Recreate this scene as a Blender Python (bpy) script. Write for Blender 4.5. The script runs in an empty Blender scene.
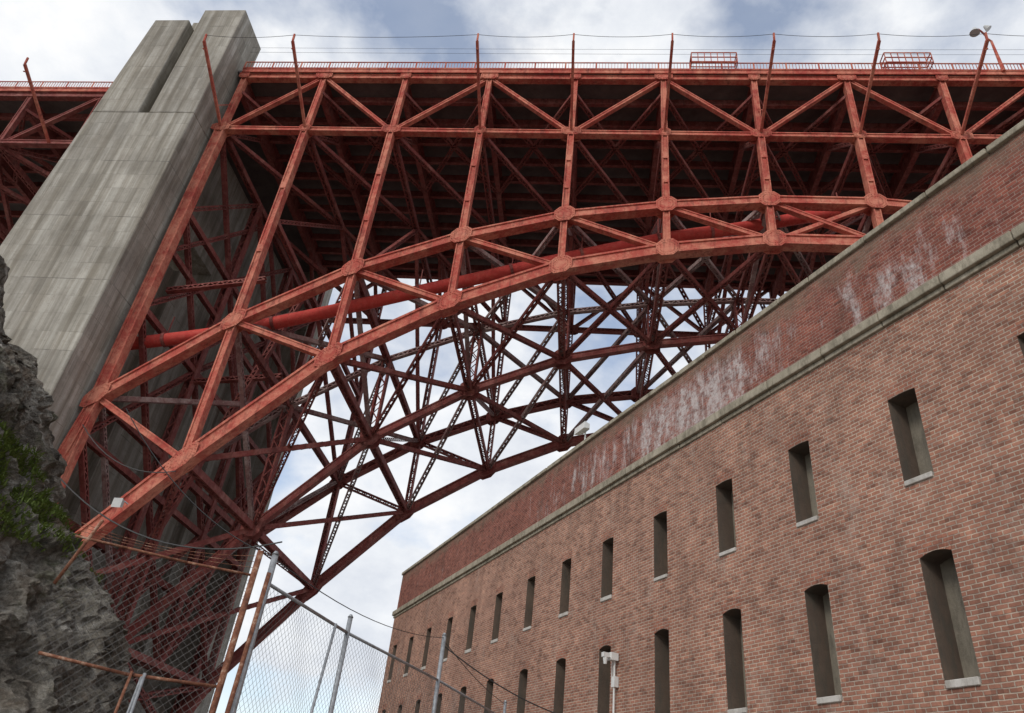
import bpy, math, random
from mathutils import Vector, Matrix, noise
random.seed(7)
S=bpy.context.scene
def lin(c): return (c[0],c[1],c[2],1)
# ---------------------------------------------------------------- materials
def newmat(name):
    m=bpy.data.materials.new(name); m.use_nodes=True
    nt=m.node_tree; nt.nodes.clear()
    o=nt.nodes.new('ShaderNodeOutputMaterial'); b=nt.nodes.new('ShaderNodeBsdfPrincipled')
    nt.links.new(b.outputs[0],o.inputs[0])
    return m,nt,b
def ramp(nt,src,stops):
    r=nt.nodes.new('ShaderNodeValToRGB'); e=r.color_ramp.elements
    while len(e)<len(stops): e.new(0.5)
    for i,(p,c) in enumerate(stops):
        e[i].position=p; e[i].color=c if len(c)==4 else lin(c)
    nt.links.new(src,r.inputs[0]); return r.outputs[0]
def mix(nt,f,a,b,mode='MIX'):
    m=nt.nodes.new('ShaderNodeMix'); m.data_type='RGBA'; m.blend_type=mode
    for i,v in ((0,f),(6,a),(7,b)):
        if hasattr(v,'is_output'): nt.links.new(v,m.inputs[i])
        else: m.inputs[i].default_value=v if not isinstance(v,tuple) else (v if len(v)==4 else lin(v))
    return m.outputs[2]
def math_(nt,op,a,b=None,c=None):
    m=nt.nodes.new('ShaderNodeMath'); m.operation=op
    for i,v in enumerate((a,b,c)):
        if v is None: continue
        if hasattr(v,'is_output'): nt.links.new(v,m.inputs[i])
        else: m.inputs[i].default_value=v
    return m.outputs[0]
def coords(nt,scale=(1,1,1),loc=(0,0,0)):
    t=nt.nodes.new('ShaderNodeTexCoord'); m=nt.nodes.new('ShaderNodeMapping')
    m.inputs['Scale'].default_value=scale; m.inputs['Location'].default_value=loc
    nt.links.new(t.outputs['Object'],m.inputs[0]); return m.outputs[0]
def noi(nt,vec,scale,detail=5,rough=.6):
    n=nt.nodes.new('ShaderNodeTexNoise'); n.inputs['Scale'].default_value=scale
    n.inputs['Detail'].default_value=detail; n.inputs['Roughness'].default_value=rough
    nt.links.new(vec,n.inputs['Vector']); return n.outputs['Fac']
def bump(nt,b,h,strength=.4,dist=.05):
    n=nt.nodes.new('ShaderNodeBump'); n.inputs['Strength'].default_value=strength
    n.inputs['Distance'].default_value=dist
    nt.links.new(h,n.inputs['Height']); nt.links.new(n.outputs[0],b.inputs['Normal'])

def steel(name,c1,c2,pale,dark,palelo=.46,pk=.8,dk=.62):
    m,nt,b=newmat(name); v=coords(nt)
    c=ramp(nt,noi(nt,v,.35,5,.65),[(.35,c1),(.65,c2)])
    p=ramp(nt,noi(nt,v,.5,9,.75),[(palelo,(0,0,0)),(palelo+.14,(1,1,1))])
    c=mix(nt,math_(nt,'MULTIPLY',p,pk),c,pale)
    f=ramp(nt,noi(nt,coords(nt,(1,1,1),(3,8,2)),2.2,8,.78),[(.48,(0,0,0)),(.60,(1,1,1))])
    c=mix(nt,math_(nt,'MULTIPLY',f,.45),c,pale)
    s=ramp(nt,noi(nt,coords(nt,(2.0,2.0,.3)),1.0,8,.78),[(.52,(0,0,0)),(.63,(1,1,1))])
    c=mix(nt,math_(nt,'MULTIPLY',s,dk),c,dark)
    o=ramp(nt,noi(nt,coords(nt,(1,1,1),(9,1,5)),1.1,9,.8),[(.54,(0,0,0)),(.64,(1,1,1))])
    c=mix(nt,math_(nt,'MULTIPLY',o,.45),c,tuple((a*.6+bb*.5) for a,bb in zip(c1,(.25,.12,.05))))
    d=ramp(nt,noi(nt,v,4.5,5,.75),[(.58,(0,0,0)),(.66,(1,1,1))])
    c=mix(nt,math_(nt,'MULTIPLY',d,.6),c,dark)
    nt.links.new(c,b.inputs['Base Color']); b.inputs['Roughness'].default_value=.8
    b.inputs['Specular IOR Level'].default_value=.2
    bump(nt,b,noi(nt,v,6,6,.75),.4,.04); return m
M_steel=steel('painted_steel',(.47,.092,.066),(.35,.062,.048),(.62,.25,.165),(.15,.045,.035))
M_steelshade=steel('painted_steel_shaded',(.25,.060,.052),(.165,.042,.037),(.34,.15,.125),(.075,.032,.028),.52,.8)  # same paint as the near truss, darker: shade painted into the colour
M_steelhaze=steel('laced_steel_hazed',(.28,.15,.14),(.20,.10,.095),(.46,.37,.34),(.11,.07,.065),.47,.85)  # greyed and paled: haze over the bracing is painted into the colour
M_pipe=steel('pipe_paint',(.56,.065,.05),(.45,.048,.04),(.58,.13,.10),(.2,.04,.03),.6,.5,.3)
def simple(name,c,rough=.6,metal=0,var=.3,scale=4):
    m,nt,b=newmat(name); v=coords(nt)
    k=tuple(x*(1-var) for x in c)
    nt.links.new(ramp(nt,noi(nt,v,scale,6,.7),[(.35,k),(.65,c)]),b.inputs['Base Color'])
    b.inputs['Roughness'].default_value=rough; b.inputs['Metallic'].default_value=metal; return m
M_galv=simple('galvanised_steel',(.42,.44,.46),.5,.4,.45,12)
def rusty():
    m,nt,b=newmat('rusty_steel'); v=coords(nt)
    c=ramp(nt,noi(nt,v,9,7,.75),[(.35,(.09,.035,.022)),(.52,(.22,.085,.045)),(.6,(.36,.22,.15)),(.7,(.42,.38,.33))])
    nt.links.new(c,b.inputs['Base Color']); b.inputs['Roughness'].default_value=.9; return m
M_rust=rusty()
M_wire=simple('dark_wire',(.05,.05,.05),.6)
M_mesh=simple('chain_link_wire',(.13,.125,.12),.6,.2)
M_white=simple('white_paint',(.75,.75,.72),.5,0,.15)
M_glass=simple('lamp_glass',(.5,.5,.48),.15,0,.1)
M_slab=simple('deck_concrete',(.16,.13,.12),.9,0,.4,.6)

def concrete():
    m,nt,b=newmat('board_formed_concrete'); v=coords(nt)
    base=ramp(nt,noi(nt,v,.22,7,.65),[(.32,(.29,.27,.235)),(.68,(.47,.445,.395))])
    st=noi(nt,coords(nt,(1.6,1.6,.045)),1.0,7,.7)
    s=ramp(nt,st,[(.40,(.42,.38,.32)),(.60,(1,1,1))])
    c=mix(nt,.75,base,s,'MULTIPLY')
    sep=nt.nodes.new('ShaderNodeSeparateXYZ'); nt.links.new(v,sep.inputs[0])
    def cell(px,pz):
        cx=math_(nt,'FLOOR',math_(nt,'MULTIPLY',math_(nt,'ADD',sep.outputs[0],sep.outputs[1]),1/px)); cz=math_(nt,'FLOOR',math_(nt,'MULTIPLY',sep.outputs[2],1/pz))
        cb=nt.nodes.new('ShaderNodeCombineXYZ'); nt.links.new(cx,cb.inputs[0]); nt.links.new(cz,cb.inputs[1])
        wn=nt.nodes.new('ShaderNodeTexWhiteNoise'); nt.links.new(cb.outputs[0],wn.inputs['Vector']); return wn.outputs['Value']
    c=mix(nt,1.0,c,ramp(nt,cell(.31,1.55),[(0,(.86,.86,.85)),(1,(1.1,1.1,1.1))]),'MULTIPLY')
    c=mix(nt,1.0,c,ramp(nt,cell(50,6.2),[(0,(.94,.94,.94)),(1,(1.04,1.04,1.03))]),'MULTIPLY')
    z=math_(nt,'FRACT',math_(nt,'MULTIPLY',sep.outputs[2],1/1.55))
    jl=math_(nt,'LESS_THAN',z,.03)
    jn=ramp(nt,noi(nt,v,.5,3),[(.42,(0,0,0)),(.6,(1,1,1))])
    c=mix(nt,math_(nt,'MULTIPLY',math_(nt,'MULTIPLY',jl,jn),.5),c,(.14,.125,.10))
    z2=math_(nt,'FRACT',math_(nt,'MULTIPLY',sep.outputs[2],1/6.2))
    jb=math_(nt,'LESS_THAN',z2,.012)
    c=mix(nt,math_(nt,'MULTIPLY',jb,math_(nt,'MULTIPLY',jn,.6)),c,(.10,.09,.08))
    f=ramp(nt,noi(nt,v,2.8,7,.78),[(.54,(0,0,0)),(.68,(1,1,1))])
    c=mix(nt,math_(nt,'MULTIPLY',f,.5),c,(.14,.12,.095))
    bs=ramp(nt,noi(nt,coords(nt,(.35,.35,.16),(2,1,0)),1.0,9,.78),[(.50,(0,0,0)),(.64,(1,1,1))])
    c=mix(nt,math_(nt,'MULTIPLY',bs,.5),c,(.20,.17,.13))
    wh=ramp(nt,noi(nt,coords(nt,(1.5,1.5,.2),(7,1,0)),1.0,8,.75),[(.60,(0,0,0)),(.72,(1,1,1))])
    c=mix(nt,math_(nt,'MULTIPLY',wh,.4),c,(.55,.53,.48))
    nt.links.new(c,b.inputs['Base Color']); b.inputs['Roughness'].default_value=.9
    bump(nt,b,math_(nt,'ADD',noi(nt,v,2.5,8,.75),math_(nt,'MULTIPLY',jl,-.6)),.5,.08); return m
M_conc=concrete()

def brick(name,cA,cB,mortar,parapet=False):
    m,nt,b=newmat(name); BW,BH=.235,.088
    t=nt.nodes.new('ShaderNodeTexCoord'); sp=nt.nodes.new('ShaderNodeSeparateXYZ')
    nt.links.new(t.outputs['Object'],sp.inputs[0])
    cb=nt.nodes.new('ShaderNodeCombineXYZ')
    xsum=math_(nt,'ADD',sp.outputs[0],sp.outputs[1])
    nt.links.new(xsum,cb.inputs[0]); nt.links.new(sp.outputs[2],cb.inputs[1])
    wn=nt.nodes.new('ShaderNodeTexNoise'); wn.inputs['Scale'].default_value=5; nt.links.new(cb.outputs[0],wn.inputs['Vector'])
    va=nt.nodes.new('ShaderNodeVectorMath'); va.operation='MULTIPLY_ADD'
    nt.links.new(wn.outputs['Color'],va.inputs[0]); va.inputs[1].default_value=(.04,.024,0); nt.links.new(cb.outputs[0],va.inputs[2])
    br=nt.nodes.new('ShaderNodeTexBrick'); nt.links.new(va.outputs[0],br.inputs['Vector'])
    br.inputs['Scale'].default_value=1; br.inputs['Brick Width'].default_value=BW
    br.inputs['Row Height'].default_value=BH; br.inputs['Mortar Size'].default_value=.0135
    br.inputs['Mortar Smooth'].default_value=.4; br.inputs['Bias'].default_value=-.15
    br.inputs['Color1'].default_value=lin(cA); br.inputs['Color2'].default_value=lin(cB)
    br.inputs['Mortar'].default_value=lin(mortar)
    v=coords(nt)
    c=br.outputs['Color']
    wb=nt.nodes.new('ShaderNodeCombineXYZ')
    row=math_(nt,'FLOOR',math_(nt,'MULTIPLY',sp.outputs[2],1/BH))
    off=math_(nt,'MULTIPLY',math_(nt,'MODULO',row,2),.5)
    nt.links.new(math_(nt,'FLOOR',math_(nt,'ADD',math_(nt,'MULTIPLY',xsum,1/BW),off)),wb.inputs[0]); nt.links.new(row,wb.inputs[1])
    wnn=nt.nodes.new('ShaderNodeTexWhiteNoise'); nt.links.new(wb.outputs[0],wnn.inputs['Vector'])
    r2=ramp(nt,wnn.outputs['Value'],[(0,(1.22,1.18,1.12)),(.2,(1.03,1.02,1.0)),(.80,(.95,.95,.95)),(.97,(.62,.60,.60))])
    c=mix(nt,.85,c,r2,'MULTIPLY')
    big=ramp(nt,noi(nt,v,.35,7,.72),[(.3,(.68,.66,.66)),(.7,(1.18,1.15,1.12))])
    c=mix(nt,1.0,c,big,'MULTIPLY')
    mid=ramp(nt,noi(nt,v,1.9,8,.8),[(.3,(.68,.68,.68)),(.7,(1.2,1.2,1.2))])
    c=mix(nt,1.0,c,mid,'MULTIPLY')
    stv=ramp(nt,noi(nt,coords(nt,(1.3,1.3,.12)),1.0,7,.72),[(.52,(0,0,0)),(.70,(1,1,1))])
    c=mix(nt,math_(nt,'MULTIPLY',stv,.4),c,(.13,.082,.063))
    if parapet:
        s=math_(nt,'MULTIPLY',sp.outputs[0],-1)
        def blob(c0,w,k):
            d=math_(nt,'DIVIDE',math_(nt,'SUBTRACT',s,c0),w)
            return math_(nt,'MULTIPLY',math_(nt,'MAXIMUM',math_(nt,'SUBTRACT',1,math_(nt,'MULTIPLY',d,d)),0),k)
        e=math_(nt,'ADD',blob(16.2,4.6,.20),math_(nt,'ADD',blob(8.8,2.2,.13),blob(23,6,.12)))
        zz=math_(nt,'DIVIDE',math_(nt,'SUBTRACT',sp.outputs[2],12.0),1.3)
        e=math_(nt,'SUBTRACT',e,math_(nt,'MULTIPLY',math_(nt,'MULTIPLY',zz,zz),.15))
        nn=noi(nt,coords(nt,(2.4,2.4,.6)),1.0,10,.8)
        e=math_(nt,'ADD',nn,e)
        ef=ramp(nt,e,[(.58,(0,0,0)),(.72,(1,1,1))])
        ef2=ramp(nt,noi(nt,coords(nt,(1,1,1),(9,4,4)),6,6,.75),[(.38,(.15,.15,.15)),(.56,(1,1,1))])
        c=mix(nt,math_(nt,'MULTIPLY',math_(nt,'MULTIPLY',ef,ef2),.8),c,(.62,.57,.55))
        gz=ramp(nt,math_(nt,'ADD',math_(nt,'MULTIPLY',math_(nt,'SUBTRACT',sp.outputs[2],12.7),.45),noi(nt,v,1.2,6,.7)),[(.55,(0,0,0)),(.8,(1,1,1))])
        c=mix(nt,math_(nt,'MULTIPLY',gz,.5),c,(.21,.18,.13))
    else:
        nn=noi(nt,coords(nt,(1.1,1.1,.5)),1.0,10,.8)
        ef=ramp(nt,nn,[(.54,(0,0,0)),(.72,(1,1,1))])
        c=mix(nt,math_(nt,'MULTIPLY',ef,.5),c,(.50,.42,.355))
    nt.links.new(c,b.inputs['Base Color']); b.inputs['Roughness'].default_value=.95
    b.inputs['Specular IOR Level'].default_value=.15
    h=math_(nt,'ADD',math_(nt,'MULTIPLY',br.outputs['Fac'],-1),math_(nt,'MULTIPLY',noi(nt,v,14,4,.7),.8))
    bump(nt,b,h,.9,.018); return m
M_brick=brick('old_brick',(.415,.205,.145),(.30,.143,.102),(.53,.44,.36))
M_par=brick('parapet_brick',(.31,.108,.080),(.205,.070,.056),(.36,.24,.20),True)
M_lint=brick('lintel_brick',(.42,.185,.125),(.33,.15,.11),(.44,.34,.28))
def stone(name,c1,c2,dark=(.08,.075,.06)):
    m,nt,b=newmat(name); v=coords(nt)
    c=ramp(nt,noi(nt,v,.9,8,.7),[(.3,c1),(.7,c2)])
    st=ramp(nt,noi(nt,coords(nt,(3,3,.9)),1.2,8,.78),[(.46,(0,0,0)),(.64,(1,1,1))])
    c=mix(nt,math_(nt,'MULTIPLY',st,.7),c,dark)
    nt.links.new(c,b.inputs['Base Color']); b.inputs['Roughness'].default_value=.92
    bump(nt,b,noi(nt,v,9,7,.75),.6,.03); return m
M_granite=stone('granite_trim',(.25,.22,.16),(.44,.39,.30),(.10,.085,.055))
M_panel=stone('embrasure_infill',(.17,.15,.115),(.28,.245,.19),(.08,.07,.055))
M_jambshade=stone('embrasure_jamb_shaded',(.09,.065,.05),(.16,.115,.085))  # brick reveals darkened: shade inside the openings put into the colour
M_sill=stone('sill_stone',(.42,.40,.36),(.62,.59,.54),(.28,.25,.21))
def rockm():
    m,nt,b=newmat('cliff_rock'); v=coords(nt)
    c=ramp(nt,noi(nt,v,1.6,12,.8),[(.33,(.06,.055,.048)),(.44,(.19,.17,.14)),(.53,(.33,.305,.26)),(.63,(.52,.50,.45))])
    f=ramp(nt,noi(nt,coords(nt,(1,1,1),(1,7,3)),7,8,.8),[(.4,(.5,.5,.5)),(.6,(1.35,1.35,1.35))])
    c=mix(nt,1.0,c,f,'MULTIPLY')
    r=ramp(nt,noi(nt,v,1.1,6,.7),[(.52,(0,0,0)),(.64,(1,1,1))])
    c=mix(nt,math_(nt,'MULTIPLY',r,.45),c,(.22,.14,.08))
    g=ramp(nt,noi(nt,coords(nt,(1,1,1),(5,3,1)),1.3,8,.75),[(.56,(0,0,0)),(.63,(1,1,1))])
    c=mix(nt,math_(nt,'MULTIPLY',g,.45),c,(.11,.125,.05))
    nt.links.new(c,b.inputs['Base Color']); b.inputs['Roughness'].default_value=.95
    b.inputs['Specular IOR Level'].default_value=.2
    h=math_(nt,'ADD',noi(nt,v,3,12,.85),math_(nt,'MULTIPLY',f,.25))
    bump(nt,b,h,1.0,.14); return m
M_rock=rockm()
M_grass=simple('grass_blade',(.20,.28,.06),.8,0,.5,8)
M_ground=simple('ground_gravel',(.28,.25,.22),.95,0,.4,.8)
M_roof=simple('fort_roof',(.22,.21,.19),.95)

# ---------------------------------------------------------------- mesh builder
class MB:
    def __init__(s): s.v=[]; s.f=[]; s.m=[]
    def poly(s,pts,mi=0):
        n=len(s.v); s.v+= [tuple(p) for p in pts]; s.f.append(tuple(range(n,n+len(pts)))); s.m.append(mi)
    def hexa(s,P,mi=0):
        n=len(s.v); s.v+=[tuple(p) for p in P]
        for q in ((0,3,2,1),(4,5,6,7),(0,1,5,4),(1,2,6,5),(2,3,7,6),(3,0,4,7)):
            s.f.append(tuple(n+i for i in q)); s.m.append(mi)
    def box(s,a,b,mi=0):
        x0,y0,z0=a; x1,y1,z1=b
        s.hexa([(x0,y0,z0),(x1,y0,z0),(x1,y1,z0),(x0,y1,z0),(x0,y0,z1),(x1,y0,z1),(x1,y1,z1),(x0,y1,z1)],mi)
    def frame(s,p,q,ref):
        p=Vector(p);q=Vector(q);d=q-p;L=d.length;d=d/L
        r=Vector(ref); r=r-d*r.dot(d)
        if r.length<1e-3:
            r=Vector((1,0,0)) if abs(d.x)<.9 else Vector((0,1,0)); r=r-d*r.dot(d)
        r.normalize(); w=d.cross(r); return p,q,d,r,w,L
    def beam(s,p,q,w,h,ref=(0,1,0),mi=0,off=(0,0)):
        p,q,d,r,sd,L=s.frame(p,q,ref)
        o=sd*off[0]+r*off[1]; a=sd*(w/2); b=r*(h/2)
        s.hexa([p+o-a-b,p+o+a-b,p+o+a+b,p+o-a+b,q+o-a-b,q+o+a-b,q+o+a+b,q+o-a+b],mi)
    def plated(s,p,q,w,h,ref=(0,1,0),mi=0):
        """built-up member: recessed web with flange angles standing proud on both edges"""
        s.beam(p,q,w*.94,h*.76,ref,mi)
        fl=max(.10,w*.17)
        for k in (-1,1): s.beam(p,q,fl,h,ref,mi,(k*(w/2-fl/2+.01),0))
    def laced(s,p,q,w,h,ref=(0,1,0),mi=0,pitch=None,bar=.09):
        """two channels with zig-zag lacing bars on both open faces"""
        P,Q,d,r,sd,L=s.frame(p,q,ref)
        ch=min(.15,w*.24)
        for k in (-1,1):
            s.beam(p,q,ch*.35,h,ref,mi,(k*(w/2-ch*.17),0))
            for j in (-1,1): s.beam(p,q,ch,.03,ref,mi,(k*(w/2-ch/2),j*(h/2)))
        pitch=pitch or w*1.0
        n=max(2,int(L/pitch)); 
        for j in (-1,1):
            pr=None
            for i in range(n+1):
                k=1 if i%2 else -1
                pt=P+d*(L*i/n)+sd*(k*(w/2-ch*.5))+r*(j*(h/2+.02))
                if pr is not None: s.beam(pr,pt,bar,.018,ref,mi)
                pr=pt
    def cyl(s,p,q,r0,r1=None,n=10,mi=0):
        r1=r0 if r1 is None else r1
        P,Q,d,r,sd,L=s.frame(p,q,(0.01,1,0.02))
        b=len(s.v)
        for c,rad in ((P,r0),(Q,r1)):
            for i in range(n):
                a=2*math.pi*i/n; s.v.append(tuple(c+r*(rad*math.cos(a))+sd*(rad*math.sin(a))))
        for i in range(n):
            j=(i+1)%n; s.f.append((b+i,b+j,b+n+j,b+n+i)); s.m.append(mi)
        s.f.append(tuple(b+i for i in range(n))[::-1]); s.m.append(mi)
        s.f.append(tuple(b+n+i for i in range(n))); s.m.append(mi)
    def path(s,pts,r,n=8,mi=0):
        for a,b in zip(pts,pts[1:]): s.cyl(a,b,r,r,n,mi)
    def obj(s,name,mats,parent=None,smooth=False):
        me=bpy.data.meshes.new(name); me.from_pydata(s.v,[],s.f); 
        for m in mats: me.materials.append(m)
        me.polygons.foreach_set('material_index',s.m)
        if smooth: me.polygons.foreach_set('use_smooth',[True]*len(s.f))
        me.update(); o=bpy.data.objects.new(name,me); S.collection.objects.link(o)
        if parent: o.parent=parent
        return o
def empty(name):
    e=bpy.data.objects.new(name,None); S.collection.objects.link(e); return e
def sagline(a,b,sag,n=14):
    a=Vector(a);b=Vector(b); out=[]
    for i in range(n+1):
        t=i/n; p=a.lerp(b,t); p.z-=sag*4*t*(1-t); out.append(p)
    return out

# ---------------------------------------------------------------- bridge
bridge=empty('steel_arch_bridge')
YN,YF=43.0,72.0; YM=(YN+YF)/2-2.0
PW=7.87; X0=-34.2; NP=13
xs=[X0+PW*i for i in range(NP+1)]
up=[22.9,29.8,35.1,38.7,41.2,42.5,43.3]; up=up+up[::-1]
lo=[9.0,18.6,27.1,32.3,36.0,38.0,39.2]; lo=lo+lo[::-1]
ZB,ZT=50.9,58.3
UY=(0,1,0); UZ=(0,0,1); UX=(1,0,0)
def gusset(m,x,z,y,r,rz=None,dep=1.0,sq=.5,slope=0.0,rivets=False):
    rz=rz or r; c=sq
    o=[(-r,-rz*c),(-r,rz*c),(-r*c,rz),(r*c,rz),(r,rz*c),(r,-rz*c),(r*c,-rz),(-r*c,-rz)]
    for k in (-1,1):
        yy=y+k*dep/2
        a=[(x+px,yy-.012,z+pz+slope*px) for px,pz in o]; b=[(x+px,yy+.012,z+pz+slope*px) for px,pz in o]
        m.poly(a);m.poly(b[::-1])
        for i in range(8):
            j=(i+1)%8; m.poly([a[i],a[j],b[j],b[i]])
        if rivets and k<0:
            for i in range(8):
                j=(i+1)%8
                for t in (.15,.5,.85):
                    for f in (.86,.62):
                        px=(o[i][0]*(1-t)+o[j][0]*t)*f; pz=(o[i][1]*(1-t)+o[j][1]*t)*f
                        m.box((x+px-.03,yy-.045,z+pz+slope*px-.03),(x+px+.03,yy,z+pz+slope*px+.03))
def truss(m,y,near):
    B=(lambda p,q,w,h:m.plated(p,q,w,h,UY)) if near else (lambda p,q,w,h:m.laced(p,q,w,h,UY) if w<.75 else m.plated(p,q,w*.8,h,UY))
    P=lambda i,z:(xs[i],y,z)
    for i in range(NP):
        B(P(i,up[i]),P(i+1,up[i+1]),.74,.85)
        B(P(i,lo[i]),P(i+1,lo[i+1]),.95,.9)
        B(P(i,ZB),P(i+1,ZB),.46,.6)
        B(P(i,ZT),P(i+1,ZT),.56,.6)
        if i<6: B(P(i,up[i]),P(i+1,lo[i+1]),.42,.5)
        elif i==6:
            B(P(i,up[i]),P(i+1,lo[i+1]),.38,.45); m.beam(P(i,lo[i]),P(i+1,up[i+1]),.32,.35)
        else: B(P(i,lo[i]),P(i+1,up[i+1]),.42,.5)
        a,b=(i,i+1) if i%2==0 else (i+1,i)
        B(P(a,ZB),P(b,ZT),.32,.42)
    for i in range(NP+1):
        end=i in (0,NP)
        B(P(i,lo[i]),P(i,up[i]),.5,.7)
        B(P(i,up[i]),P(i,ZB),.85 if end else .52,.78)
        B(P(i,ZB),P(i,ZT),.46,.55)
        k0,k1=max(i-1,0),min(i+1,NP)
        su=(up[k1]-up[k0])/(PW*(k1-k0)); sl=(lo[k1]-lo[k0])/(PW*(k1-k0))
        gusset(m,xs[i],up[i],y,.80,.74,.9,.5,su*.8,near); gusset(m,xs[i],lo[i],y,.85,.78,.95,.5,sl*.8,near)
        gusset(m,xs[i],ZB,y,.85 if i%2==0 else .5,.46,.8,.55,0,near); gusset(m,xs[i],ZT,y,.5 if i%2==0 else .8,.42,.8,.55,0,near)
        if near and 0<i<NP:
            for f in (.33,.66):
                zc=up[i]+(ZB-up[i])*f; m.box((xs[i]-.24,y-.41,zc-.35),(xs[i]+.24,y-.30,zc+.35))
    for k,i,o in ((1,0,-1),(-1,NP,1)):
        B((xs[i],y,lo[i]),(xs[i]+o*2.2,y,4.5),1.1,1.0)
        B((xs[i],y,up[i]),(xs[i]+o*2.2,y,4.5),.7,.8)
m=MB(); truss(m,YN,True); m.obj('near_arch_truss',[M_steel],bridge)
m=MB(); truss(m,YF,False); m.obj('far_arch_truss',[M_steelshade],bridge)
m=MB()
ym=YM
for i in range(NP+1):
    x=xs[i]
    for z,w in ((up[i],.5),(lo[i],.6),(ZB,.5)):
        m.laced((x,YN+.5,z),(x,YF-.5,z),w,.5,UZ)
    m.laced((x,YN+.4,up[i]),(x,ym,lo[i]),.34,.3,UX,1); m.laced((x,ym,lo[i]),(x,YF-.4,up[i]),.34,.3,UX,1)
    h=ZB-up[i]; nlev=max(1,round(h/12))
    for k in range(nlev):
        za=up[i]+h*k/nlev; zb=up[i]+h*(k+1)/nlev
        if k: m.laced((x,YN+.4,za),(x,YF-.4,za),.42,.4,UZ)
        m.laced((x,YN+.4,za),(x,ym,zb),.36,.32,UX); m.laced((x,ym,zb),(x,YF-.4,za),.36,.32,UX)
    m.laced((x,YN+.4,ZB),(x,YN+6,56.4),.36,.34,UX); m.laced((x,YF-.4,ZB),(x,YF-6,56.4),.36,.34,UX)
    gusset(m,x,lo[i],ym,.8,.75,.8)
    m.laced((x,ym,lo[i]),(x,ym,up[i]),.8,.6)
for i in range(NP):
    a,b=xs[i],xs[i+1]
    m.plated((a,ym,lo[i]),(b,ym,lo[i+1]),.6,.6,UY)
    m.laced((a,ym,up[i]),(b,ym,up[i+1]),.42,.4,UY,1)
    for yy,y2 in ((YN,ym),(YF,ym)):
        for z,mi in ((lo,0),(up,1)):
            m.laced((a,yy,z[i]),(b,y2,z[i+1]),.40,.34,UZ,1 if yy==YF else mi)
            if mi==0 or i%2: m.laced((b,yy,z[i+1]),(a,y2,z[i]),.40,.34,UZ,mi)
    m.laced((a,YN,ZB),(b,ym,ZB),.4,.36,UZ); m.laced((b,YF,ZB),(a,ym,ZB),.4,.36,UZ)
for (xa,xb,i) in ((xs[0],xs[1],0),(xs[-1],xs[-2],NP)):
    for yy in (YN+9.5,YF-9.5):
        m.laced((xa,yy,lo[i]),(xa,yy,ZB),.7,.6,UY)
        m.laced((xa,yy,lo[i]),(xb,yy,(ZB+up[i])/2+4),.46,.45,UY)
    for z0,z1 in ((9,20),(20,31),(31,41),(41,ZB)):
        for ya,yb in ((YN,YN+9.5),(YN+9.5,YF-9.5),(YF-9.5,YF)):
            m.laced((xa,ya,z0),(xa,yb,z1),.4,.36,UX); m.laced((xa,yb,z0),(xa,ya,z1),.4,.36,UX)
        m.laced((xa,YN,z1),(xa,YF,z1),.46,.45,UZ)
    o=-1 if i==0 else 1
    for ya,yb in ((YN,ym),(ym,YF)):
        m.laced((xa,ya,lo[i]),(xa+o*2.2,yb,4.5),.46,.45,UX); m.laced((xa,yb,lo[i]),(xa+o*2.2,ya,4.5),.46,.45,UX)
    for z in (4.5,9,15):
        m.laced((xa+o*1,YN,z),(xa+o*1,YF,z),.6,.5,UZ)
    m.laced((xa,YN+2,34),(xb,YN+2,35.5),.4,.4,UY); m.laced((xa,YN+9.5,30),(xb,YN+9.5,31),.4,.4,UY)
m.obj('cross_bracing',[M_steelshade,M_steelhaze],bridge)
# deck structure
m=MB()
XL,XR=-130,170
def yo(x): return 2.3 if x<-45 else 0
allx=[X0+PW*i for i in range(-12,26)]
for x in allx:
    if -46<x<-35: continue
    o=yo(x)
    m.beam((x,YN+o,57.2),(x,YF,57.2),1.9,.12,UX); m.beam((x,YN+o,58.1),(x,YF,58.1),.06,.5,UX); m.beam((x,YN+o,56.25),(x,YF,56.25),.06,.5,UX)
    if x+PW<XR:
        for k in range(11):
            y=YN+2.2+o+k*2.45
            m.beam((x,y,57.95),(x+PW,y,57.95),.9,.05,UY); m.beam((x,y,57.5),(x+PW,y,57.5),.04,.35,UY)
        m.laced((x,YN+o,56.3),(x+PW,ym,56.3),.4,.3,UZ);m.laced((x+PW,YN+o,56.3),(x,ym,56.3),.4,.3,UZ)
m.obj('floor_beams',[M_steelshade],bridge)
m=MB()
m.box((-45,YN-.35,58.7),(XR,YF+.5,58.95)); m.box((XL,YN+2,58.7),(-45,YF+.5,58.95))
m.obj('deck_slab',[M_slab],bridge)
m=MB()
for x0,x1,y in ((-34.5,XR,YN-.45),(XL,-44.5,YN+1.9)):
    m.box((x0,y-.05,58.6),(x1,y+.05,59.02))
    m.box((x0,y-.1,59.0),(x1,y+.12,59.08))
    for z in (59.25,60.12): m.beam((x0,y,z),(x1,y,z),.07,.09)
    x=x0
    while x<x1:
        m.beam((x,y,59),(x,y,60.15),.035 if int(round((x-x0)/.28))%10 else .14,.05); x+=.28
    for yy in (YF+.4,):
        m.box((x0,yy-.05,58.6),(x1,yy+.05,59.02)); m.beam((x0,yy,60.1),(x1,yy,60.1),.08,.08)
m.obj('railing',[M_steel],bridge)
m=MB()
for xc,w in ((9.6,4.0),(26.2,3.9)):
    y0,y1=YN-.9,YN+.1; z0,z1=59.7,61.0
    for z in (z0,z1,(z0+z1)/2):
        for y in (y0,y1): m.beam((xc-w/2,y,z),(xc+w/2,y,z),.08,.08)
        for x in (xc-w/2,xc+w/2): m.beam((x,y0,z),(x,y1,z),.08,.08)
    for k in range(8):
        x=xc-w/2+w*k/7
        for y in (y0,y1): m.beam((x,y,z0),(x,y,z1),.06,.06)
m.obj('maintenance_cage',[M_steel],bridge)
m=MB(); tops=[]
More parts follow.
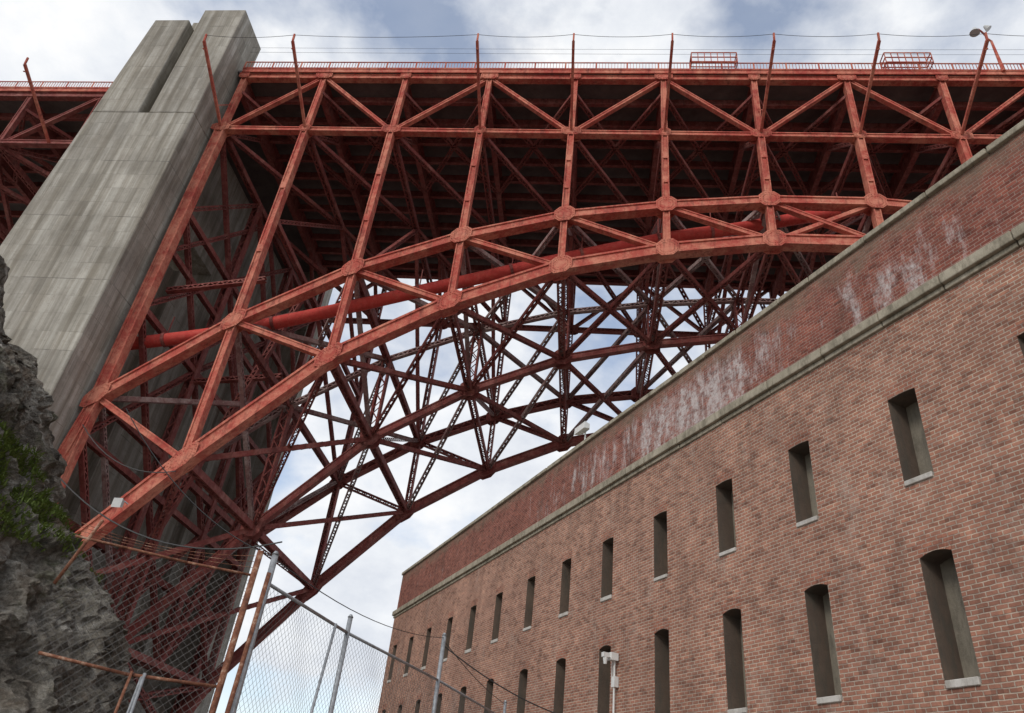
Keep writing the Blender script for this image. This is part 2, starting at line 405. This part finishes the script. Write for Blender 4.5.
for i in (-2,0,1,3,4,5,6,7,8,9,10,11):
    x=X0+PW*i; o=yo(x); 
    if i==-2: x-=2.4
    b=Vector((x,YN-.4+o,51.0)); t=Vector((x,36.4+o,54.3))
    m.beam(b,t,.22,.22); tops.append((i,t))
    m.beam(t,t+Vector((0,-.1,.8)),.14,.14)
    m.beam(b.lerp(t,.9),b.lerp(t,.9)+Vector((0,-.35,-.3)),.09,.09)
    if i in (0,3,6): m.beam(b.lerp(t,.25),(x,YN-.3+o,54.0),.08,.08)
m.obj('outrigger_pole',[M_steel],bridge)
m=MB()
for (i,a),(j,b) in zip(tops,tops[1:]):
    if i==-2: continue
    m.path(sagline(a+Vector((0,-.1,.7)),b+Vector((0,-.1,.7)),.35,8),.022,4)
for y,z in ((YN-1.2,60.6),(YN-1.2,61.3)):
    m.path(sagline((-34,y,z),(80,y,z),.3,20),.014,4)
m.path(sagline((-34.3,42.0,17),(-18,42.3,13.5),2.2,16),.05,5)
m.path(sagline((-34,42.4,20.5),(-26.3,42.4,17.6),1.2,12),.035,5)
m.obj('bridge_wire',[M_wire],bridge)
m=MB()
for x,z in ((-28.6,14.9),(-32.9,13.6)):
    m.beam((x,42.4,z+.3),(x,41.6,z+.3),.06,.06)
    m.hexa([(x-.3,41.3,z-.35),(x+.3,41.3,z-.35),(x+.2,41.7,z-.2),(x-.2,41.7,z-.2),(x-.3,41.3,z+.25),(x+.3,41.3,z+.25),(x+.2,41.7,z+.2),(x-.2,41.7,z+.2)])
m.obj('work_light',[M_glass],bridge)
m=MB(); y=YN+2.3
for i in list(range(-12,-1))+list(range(14,20)):
    a=X0+PW*i; b=a+PW; yy=y if i<0 else YN
    for z,w in ((ZT,.6),(ZB+.4,.5)): m.plated((a,yy,z),(b,yy,z),w,.6); m.laced((a,YF,z),(b,YF,z),w,.6)
    m.plated((a,yy,ZB),(a,yy,ZT),.45,.5); m.laced((a,YF,ZB),(a,YF,ZT),.5,.5)
    p,q=(a,b) if i%2 else (b,a)
    m.plated((p,yy,ZB),(q,yy,ZT),.36,.42); m.laced((p,YF,ZB),(q,YF,ZT),.45,.45)
    m.laced((a,yy,ZB),(a,YF,ZB),.5,.5,UZ); m.laced((a,yy,ZB),(b,ym,ZB),.45,.4,UZ); m.laced((b,yy,ZB),(a,ym,ZB),.45,.4,UZ)
    m.laced((a,yy,ZB),(a,yy+7,56.4),.4,.4,UX); m.laced((a,yy+7,56.4),(a,yy+14,ZB),.4,.4,UX)
m.obj('approach_truss',[M_steelshade],bridge)
def catmull(P,n=10):
    P=[Vector(p) for p in P]; Q=[P[0]*2-P[1]]+P+[P[-1]*2-P[-2]]; out=[]
    for i in range(1,len(Q)-2):
        for k in range(n):
            t=k/n; a,b,c,d=Q[i-1],Q[i],Q[i+1],Q[i+2]
            out.append(.5*((2*b)+(c-a)*t+(2*a-5*b+4*c-d)*t*t+(3*b-a-3*c+d)*t**3))
    out.append(P[-1]); return out
YP=45.2
m=MB(); pp=catmull([(-37,YP,28.6),(-26,YP,31.0),(-11.2,YP,35.9),(-3,YP,38.7),(5.5,YP,41.3),(11.3,YP,42.6),(19.2,YP,44.6),(25,YP,45.2),(45,YP,44)])
b0=None; n=16
for k,p in enumerate(pp):
    d=(pp[min(k+1,len(pp)-1)]-pp[max(k-1,0)]).normalized(); r=Vector((0,1,0)); r=(r-d*r.dot(d)).normalized(); s_=d.cross(r)
    base=len(m.v)
    for i in range(n):
        a=2*math.pi*i/n; m.v.append(tuple(p+r*(.5*math.cos(a))+s_*(.5*math.sin(a))))
    if b0 is not None:
        for i in range(n):
            j=(i+1)%n; m.f.append((b0+i,b0+j,base+j,base+i)); m.m.append(0)
    b0=base
m.obj('pipeline',[M_pipe],bridge,True)
m=MB()
for k in range(4,len(pp)-1,7):
    p=pp[k]; d=(pp[k+1]-p).normalized(); m.cyl(p-d*.12,p+d*.12,.58,n=14); m.beam(p+Vector((0,0,.5)),p+Vector((0,0,2.2)),.08,.08)
m.obj('pipe_flange',[M_steelshade],bridge)

# ---------------------------------------------------------------- pylons
def prism(m,xa0,xb0,xa1,xb1,y0,y1,z0,z1,ext=0.0,mi=0):
    m.hexa([(xa0,y0-ext,z0),(xb0,y0-ext,z0),(xb0,y1,z0),(xa0,y1,z0),(xa1,y0,z1),(xb1,y0,z1),(xb1,y1,z1),(xa1,y1,z1)],mi)
def pylon(mir):
    e=empty('concrete_pylon')
    f=(lambda x:x) if not mir else (lambda x:(xs[0]+xs[-1])-x)
    def PR(m,a0,b0,a1,b1,*r,**k):
        v=[f(a0),f(b0),f(a1),f(b1)]
        if mir: v=[v[1],v[0],v[3],v[2]]
        prism(m,*v,*r,**k)
    m=MB()
    L=lambda z:-47.2+ (z+2)*(3.5/66)
    for ya,yb,mainf in ((40.0,44.3,1),(72.5,76.5,0)):
        PR(m,L(-2),-35.3,L(49.5),-35.05,ya,yb,-2,49.5)
        PR(m,L(49.5),-40.25,L(63.1),-40.25,ya+.003,yb-.003,49.5,63.1)
        PR(m,-39.2,-35.05,-39.2,-35.0,ya,yb,49.5,64.7)
        PR(m,-40.25,-39.2,-40.25,-39.2,ya+1.3,yb-.2,49.5,63.5)
        PR(m,-41.0,-39.2,-41.0,-39.2,ya+1.31,yb-.4,63.1,64.7)
        PR(m,-39.6,-35.5,-39.6,-35.5,ya+.5,yb-.4,64.7,65.2)
    o=m.obj('shaft',[M_conc],e)
    bv=o.modifiers.new('bev','BEVEL'); bv.width=.06; bv.segments=1
    m=MB()
    PR(m,-45,-38.6,-44,-38.6,44.3,72.5,-2,40.5); PR(m,-44,-38.6,-44,-38.6,44.3,72.5,44.5,56)
    for ya,yb in ((44.3,48),(56,61),(68.5,72.5)): PR(m,-44,-38.6,-44,-38.6,ya,yb,40.5,44.5)
    for y in (50.5,58.3,66):
        PR(m,-38.6,-37.7,-38.6,-37.9,y,y+1.2,-2,40.5)
    PR(m,-38.6,-36.0,-38.6,-37.2,44.3,72.5,-2,7)
    m.obj('cross_wall',[M_conc],e)
    return e
pylon(False); pylon(True)

# ---------------------------------------------------------------- fort
fort=empty('brick_fort')
sd=Vector((-.4904,.8718,0)).normalized(); nin=Vector((sd.y,-sd.x,0)); D=13.0
fm=Matrix.Identity(4)
for r in range(3):
    fm[r][0]=-sd[r]; fm[r][1]=nin[r]; fm[r][2]=(0,0,1)[r]; fm[r][3]=(nin*D)[r]
fort.matrix_world=fm
S0,S1=-24.0,46.7; ZG=-1.7
ZC0,ZC1=10.85,11.1; ZTOP=13.6
wins=[9.4+3.0*k+(.08 if k%3==1 else -.05 if k%4==2 else 0) for k in range(-9,13)]
rows=[(3.02,5.36,.08),(6.9,8.93,.03)]
W=.35; DP=.55
m=MB()
Pt=lambda s,z,y=0.0:(-s,y,z)
prev=S0
def arcpts(c,zs,rise,n=6):
    out=[]
    for k in range(n+1):
        t=-1+2*k/n; out.append((c+W*t, zs+rise*(1-t*t)))
    return out
for c in wins+[None]:
    nx=(c-W) if c is not None else S1
    m.poly([Pt(prev,ZG),Pt(nx,ZG),Pt(nx,ZC1),Pt(prev,ZC1)])
    if c is None: break
    lower=[(c-W,ZG),(c+W,ZG)]
    for (z0,z1,rise) in rows:
        m.poly([Pt(s,z) for s,z in lower]+[Pt(c+W,z0),Pt(c-W,z0)])
        arc=arcpts(c,z1,rise)
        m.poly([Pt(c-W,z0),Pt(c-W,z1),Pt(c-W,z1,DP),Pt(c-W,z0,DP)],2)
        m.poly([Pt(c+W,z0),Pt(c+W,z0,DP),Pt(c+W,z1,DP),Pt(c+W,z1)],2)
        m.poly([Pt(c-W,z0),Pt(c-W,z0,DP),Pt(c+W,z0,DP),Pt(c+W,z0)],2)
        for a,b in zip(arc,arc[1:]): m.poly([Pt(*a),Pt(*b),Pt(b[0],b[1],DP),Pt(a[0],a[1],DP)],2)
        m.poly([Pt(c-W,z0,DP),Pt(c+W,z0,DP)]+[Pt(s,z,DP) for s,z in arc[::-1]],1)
        lower=arc
    m.poly([Pt(s,z) for s,z in lower]+[Pt(c+W,ZC1),Pt(c-W,ZC1)])
    prev=c+W
m.poly([Pt(S1,ZG),Pt(S1,ZG,34),Pt(S1,ZC1,34),Pt(S1,ZC1)]); m.poly([Pt(S0,ZG),Pt(S0,ZC1),Pt(S0,ZC1,34),Pt(S0,ZG,34)])
m.poly([Pt(S0,ZG,34),Pt(S1,ZG,34),Pt(S1,ZC1,34),Pt(S0,ZC1,34)])
m.obj('wall',[M_brick,M_panel,M_jambshade],fort)
m=MB()
for c in wins:
    for (z0,z1,rise) in rows:
        nb=8
        for k in range(nb):
            t0=-1+2*k/nb+.03; t1=-1+2*(k+1)/nb-.03
            f=lambda t:(c+W*t*1.0, z1+rise*(1-t*t)); g=lambda t:(c+(W+.13)*t, z1+.27+rise*1.3*(1-t*t))
            y=-.004-random.random()*.006
            q=[f(t0),f(t1),g(t1),g(t0)]
            m.hexa([Pt(*p,.02) for p in q]+[Pt(*p,y) for p in q])
m.obj('window_arch',[M_lint],fort)
m=MB()
for c in wins:
    for (z0,z1,rise) in rows:
        h=.1+random.random()*.05
        m.box((-(c+W-.02),-.045,z0-h*.3),(-(c-W+.02),DP-.03,z0+h*.7))
o=m.obj('window_sill',[M_sill],fort); bv=o.modifiers.new('b','BEVEL'); bv.width=.012
m=MB()
m.box((-S1-.0,.0+.06,ZC1),(-S0,1.3,ZTOP-.17)); m.box((-S1-.0,1.3,ZC1),(-S1+1.3,34,ZTOP-.17))
m.obj('parapet',[M_par],fort)
m=MB()
s=S0
while s<S1:
    l=min(random.uniform(1.6,2.2),S1+.12-s); 
    if l<.5: l=S1+.12-s
    j=random.uniform(-.014,.014)
    m.box((-(s+l-.018),-.17+j,ZC0+.02),(-s,.30,ZC1+.03+j)); 
    m.box((-(s+l-.02),-.07+j,ZC0-.11),(-s,.2,ZC0+.017))
    s+=l
s=S0
while s<S1:
    l=min(random.uniform(1.2,1.9),S1+.06-s); j=random.uniform(-.018,.018)
    m.box((-(s+l-.02),-.04+j,ZTOP-.167),(-s,1.4,ZTOP+j)); s+=max(l,.3)
o=m.obj('stone_cornice',[M_granite],fort); bv=o.modifiers.new('b','BEVEL'); bv.width=.025; bv.segments=2
m=MB(); m.box((-S1+.5,1.2,ZC1-.4),(-S0,33,ZC1+.2)); m.obj('roof',[M_roof],fort)
def fixture(name,s,z,kind):
    e=empty(name); e.matrix_world=fm@Matrix.Translation((-s,0,z))
    m=MB()
    if kind=='flood':
        m.cyl((0,.3,0),(0,.3,.75),.035); m.beam((-.3,.3,.7),(.3,.3,.7),.05,.05)
        for k in (-.28,.0,.28):
            m.hexa([(k-.14,.0,.62),(k+.14,.0,.62),(k+.1,.28,.68),(k-.1,.28,.68),(k-.14,.03,.92),(k+.14,.03,.92),(k+.1,.28,.88),(k-.1,.28,.88)])
        m.obj('lamp_head',[M_white],e)
    else:
        m.cyl((0,-.12,-2.6),(0,-.12,.05),.03); m.box((-.11,-.3,.0),(.11,-.05,.22)); m.box((-.07,-.55,.06),(.07,-.3,.19))
        m.cyl((0,-.45,.06),(0,-.45,-.14),.08,.05); m.box((-.09,-.17,-.75),(.09,-.02,-.45)); m.cyl((-.16,-.1,-.5),(-.16,-.1,.1),.02)
        m.obj('camera_housing',[M_white],e)
fixture('floodlight',24.0,ZTOP,'flood'); fixture('security_camera',20.7,4.85,'cam')

# ---------------------------------------------------------------- street lamp on deck
e=empty('street_lamp'); e.location=(33.8,42.4,58.9)
m=MB(); m.cyl((0,0,0),(0,0,4.2),.16,.1); pts=[(0,0,4.2)]
for k in range(1,9):
    a=math.pi*k/10; pts.append((-.2-.75*(1-math.cos(a)),-.4*(1-math.cos(a)),4.2+1.1*math.sin(a)))
m.path(pts,.08); m.obj('pole',[M_steel],e)
m=MB(); q=Vector(pts[-1]); m.cyl(q+Vector((0,0,.1)),q+Vector((-.1,0,-.5)),.18,.42,12); m.cyl(q+Vector((.9,0,.5)),q+Vector((1.2,0,.1)),.1,.3,12); m.obj('lantern',[M_glass],e)

# ---------------------------------------------------------------- rock cliff
def cliff():
    C=Vector((-10.8,9.6,0)); prof=[(-2.5,6.6),(-1.7,6.0),(0,5.0),(1.05,4.5),(2.0,4.0),(3.2,3.05),(4.3,2.4),(5.2,2.1),(5.9,1.6),(6.5,.85),(7.0,.45),(7.5,.1),(8.0,.02)]
    def R(z):
        for (a,ra),(b,rb) in zip(prof,prof[1:]):
            if z<=b: return ra+(rb-ra)*(z-a)/(b-a)
        return 0
    nz,na=280,460; V=[];F=[]
    away=math.atan2(.35,-1)
    for i in range(nz+1):
        z=-2.5+10.4*i/nz
        for j in range(na):
            a=2*math.pi*j/na; r=R(z)
            el=max(0,math.cos(a-away))**1.5*(7*(1-max(z,0)/9.2))
            p=C+Vector((math.cos(a)*(r+el),math.sin(a)*(r+el),z))
            q=Vector((p.x,p.y,p.z+.5*p.x))
            n=noise.fractal(q*.55,.9,2.1,7)*.75
            rd=noise.ridged_multi_fractal(q*.9+Vector((4,0,2)),.75,2.2,7,1.0,2.0)*.17
            w=Vector((n,n*.6,rd))
            c=noise.cell_vector(q*1.3+w*1.5); c2=noise.cell_vector(q*3.3+w*2.5)
            fine=noise.fractal(q*3.4,.7,2.2,5)*.13
            d=(n+rd+(c.x-.5)*.22+(c2.x-.5)*.10+fine-.2)*(.75 if r>1 else .45)
            V.append((p.x+math.cos(a)*d,p.y+math.sin(a)*d,p.z+(c.y-.5)*.1+fine*.6))
    for i in range(nz):
        for j in range(na):
            k=(j+1)%na; F.append((i*na+j,i*na+k,(i+1)*na+k,(i+1)*na+j))
    F.append(tuple(nz*na+j for j in range(na)))
    me=bpy.data.meshes.new('rock_cliff'); me.from_pydata(V,[],F); me.materials.append(M_rock); me.update()
    o=bpy.data.objects.new('rock_cliff',me); S.collection.objects.link(o)
    return V,na,nz
V,na,nz=cliff()
m=MB()
cand=[p for p in V if 2.6<p[2]<4.2 and p[0]>-8.7 and 8.2<p[1]<11.5]
random.shuffle(cand)
seeds=[Vector(c) for c in cand[:12]]
for p in cand[:9000]:
    P=Vector(p)
    if min((P-s).length for s in seeds)>.36: continue
    for _ in range(2):
        d=Vector((random.uniform(.0,1),random.uniform(-.7,.5),random.uniform(.2,1))).normalized(); L=random.uniform(.06,.2)
        w=Vector((-d.y,d.x,0)).normalized()*.011; q=P+d*L*.6; t=P+d*L+Vector((.03,0,-.05))
        m.poly([P-w,P+w,q+w*.7,q-w*.7]); m.poly([q-w*.7,q+w*.7,t])
m.obj('grass',[M_grass])

# ---------------------------------------------------------------- fences
fence=empty('chain_link_fence')
g=MB(); ru=MB(); me_=MB()
def link(m,a,b,z0,z1,sp=.075,r=.0024):
    a=Vector((a[0],a[1],0)); b=Vector((b[0],b[1],0)); L=(b-a).length; d=(b-a)/L; H=z1-z0
    nrm=Vector((-d.y,d.x,0))
    k=-H; 
    def W_(t,z): return a+d*t+Vector((0,0,z))+nrm*(.035*math.sin(t*2.3+z*1.7)+.02*math.sin(t*5+z*3))
    while k<L:
        for sgn in (1,-1):
            t0,t1=max(0,k),min(L,k+H)
            if t1-t0<.05: continue
            ns=6
            for q in range(ns):
                ta=t0+(t1-t0)*q/ns; tb=t0+(t1-t0)*(q+1)/ns
                if sgn>0: za,zb=z0+ta-k,z0+tb-k
                else: za,zb=z1-(ta-k),z1-(tb-k)
                m.cyl(W_(ta,za),W_(tb,zb),r,n=3)
        k+=sp*1.414
A=(-4.3,10.0); B=(-3.87,12.7); Cc=(-2.9,16.5); E=(-1.9,21.5)
for (x,y),zt,r in ((A,3.0,.045),(B,2.85,.04),(Cc,3.5,.045),(E,3.0,.04)):
    g.cyl((x,y,-1.7),(x,y,zt),r); g.cyl((x,y,zt),(x,y,zt+.05),r*1.25,r*.5)
for p,q in ((A,B),(B,Cc),(Cc,E)):
    g.cyl((p[0],p[1],2.6),(q[0],q[1],2.6),.025); g.cyl((p[0],p[1],.4),(q[0],q[1],.4),.022)
    link(me_,p,q,-1.0,2.58)
g.cyl((-4.0,11.6,-1.7),(-3.9,12.1,2.6),.022)
F1=(-4.45,9.72); G1=(-6.5,8.85)
ru.cyl((F1[0]-.02,F1[1],-1.7),(F1[0]+.05,F1[1],2.95),.042); ru.cyl((F1[0]+.1,F1[1]+.1,-1.7),(F1[0]+.2,F1[1]+.12,2.7),.03)
ru.path([(F1[0],F1[1],2.62),(-5.2,9.4,2.63),(-5.9,9.1,2.67),(G1[0],G1[1],2.70)],.017); ru.path([(F1[0],F1[1],1.22),(-5.4,9.25,1.2),(G1[0]+.2,G1[1]-.05,1.28)],.02)
ru.cyl((-6.15,8.75,2.9),(-6.4,8.7,2.05),.022)
ru.cyl((-5.5,9.2,-1.7),(-5.35,9.25,1.24),.018)
link(me_,F1,G1,-.2,2.6)
for k in range(3):
    ru.path(sagline((F1[0],F1[1],2.72+.08*k),(G1[0],G1[1],2.78+.05*k),.05+.03*k,8),.004,3)
g.cyl((-5.25,9.3,-1.7),(-5.22,9.32,1.24),.02); g.cyl((-5.35,9.28,-1.7),(-5.25,9.32,1.2),.016)
g.obj('post_and_rail',[M_galv],fence,True); ru.obj('rusty_post',[M_rust],fence,True); me_.obj('mesh_wire',[M_mesh],fence)
m=MB()
m.path(sagline((-4.3,10,2.95),(-2.9,16.5,3.45),.25),.008,4); m.path(sagline((-2.9,16.5,3.4),(-1.9,21.5,2.95),.1),.008,4)
m.path(sagline((-2.9,16.5,3.3),(1.2,19.6,2.4),.35),.014,5)
m.path(sagline((-4.35,10,2.98),(-6.6,8.9,4.6),.3),.007,4)
m.obj('fence_wire',[M_wire],fence)
# ---------------------------------------------------------------- ground
m=MB(); m.poly([(-3000,-3000,-1.7),(3000,-3000,-1.7),(3000,3000,-1.7),(-3000,3000,-1.7)]); m.obj('ground',[M_ground])

# ---------------------------------------------------------------- camera
cam=bpy.data.cameras.new('Camera'); co=bpy.data.objects.new('Camera',cam); S.collection.objects.link(co); S.camera=co
ax=Vector((.9932,.0661,.0969)).normalized(); az=Vector((.1083,-.8338,-.5415)); az=(az-ax*az.dot(ax)).normalized(); ay=az.cross(ax)
M=Matrix.Identity(4)
for r in range(3): M[r][0]=ax[r];M[r][1]=ay[r];M[r][2]=az[r]
co.matrix_world=M; cam.sensor_width=36; cam.lens=743/1024*36; cam.clip_start=.1; cam.clip_end=8000

# ---------------------------------------------------------------- light
sv=Vector((-.40,-.78,.66)).normalized(); el=math.asin(sv.z); rot=math.atan2(sv.x,sv.y)
L=bpy.data.lights.new('sun','SUN'); L.energy=1.4; L.angle=math.radians(16); L.color=(1,.95,.88)
lo_=bpy.data.objects.new('sun',L); S.collection.objects.link(lo_); lo_.rotation_euler=sv.to_track_quat('Z','Y').to_euler()
w=bpy.data.worlds.new('World'); S.world=w; w.use_nodes=True; nt=w.node_tree; nt.nodes.clear()
out=nt.nodes.new('ShaderNodeOutputWorld'); bg=nt.nodes.new('ShaderNodeBackground'); bg.inputs[1].default_value=.13
sky=nt.nodes.new('ShaderNodeTexSky'); sky.sky_type='NISHITA'; sky.sun_disc=False; sky.sun_elevation=el; sky.sun_rotation=rot
tc=nt.nodes.new('ShaderNodeTexCoord'); mp=nt.nodes.new('ShaderNodeMapping'); mp.inputs['Scale'].default_value=(1,1,1.6); mp.inputs['Location'].default_value=(1.3,.4,.2)
nt.links.new(tc.outputs['Generated'],mp.inputs[0])
n1=noi(nt,mp.outputs[0],3.2,9,.55)
mask=ramp(nt,n1,[(.36,(0,0,0)),(.52,(1,1,1))])
n2=noi(nt,mp.outputs[0],5.5,8,.6)
cc=ramp(nt,n2,[(.3,(5.4,5.7,6.3)),(.5,(6.9,7.1,7.4)),(.65,(8.0,8.0,8.0))])
skc=mix(nt,1.0,sky.outputs[0],(1.5,1.5,1.5),'MULTIPLY')
c=mix(nt,math_(nt,'ADD',math_(nt,'MULTIPLY',mask,.74),.24),skc,cc)
nt.links.new(c,bg.inputs[0]); nt.links.new(bg.outputs[0],out.inputs[0])
S.view_settings.view_transform='Standard'; S.view_settings.look='None'; S.view_settings.exposure=0
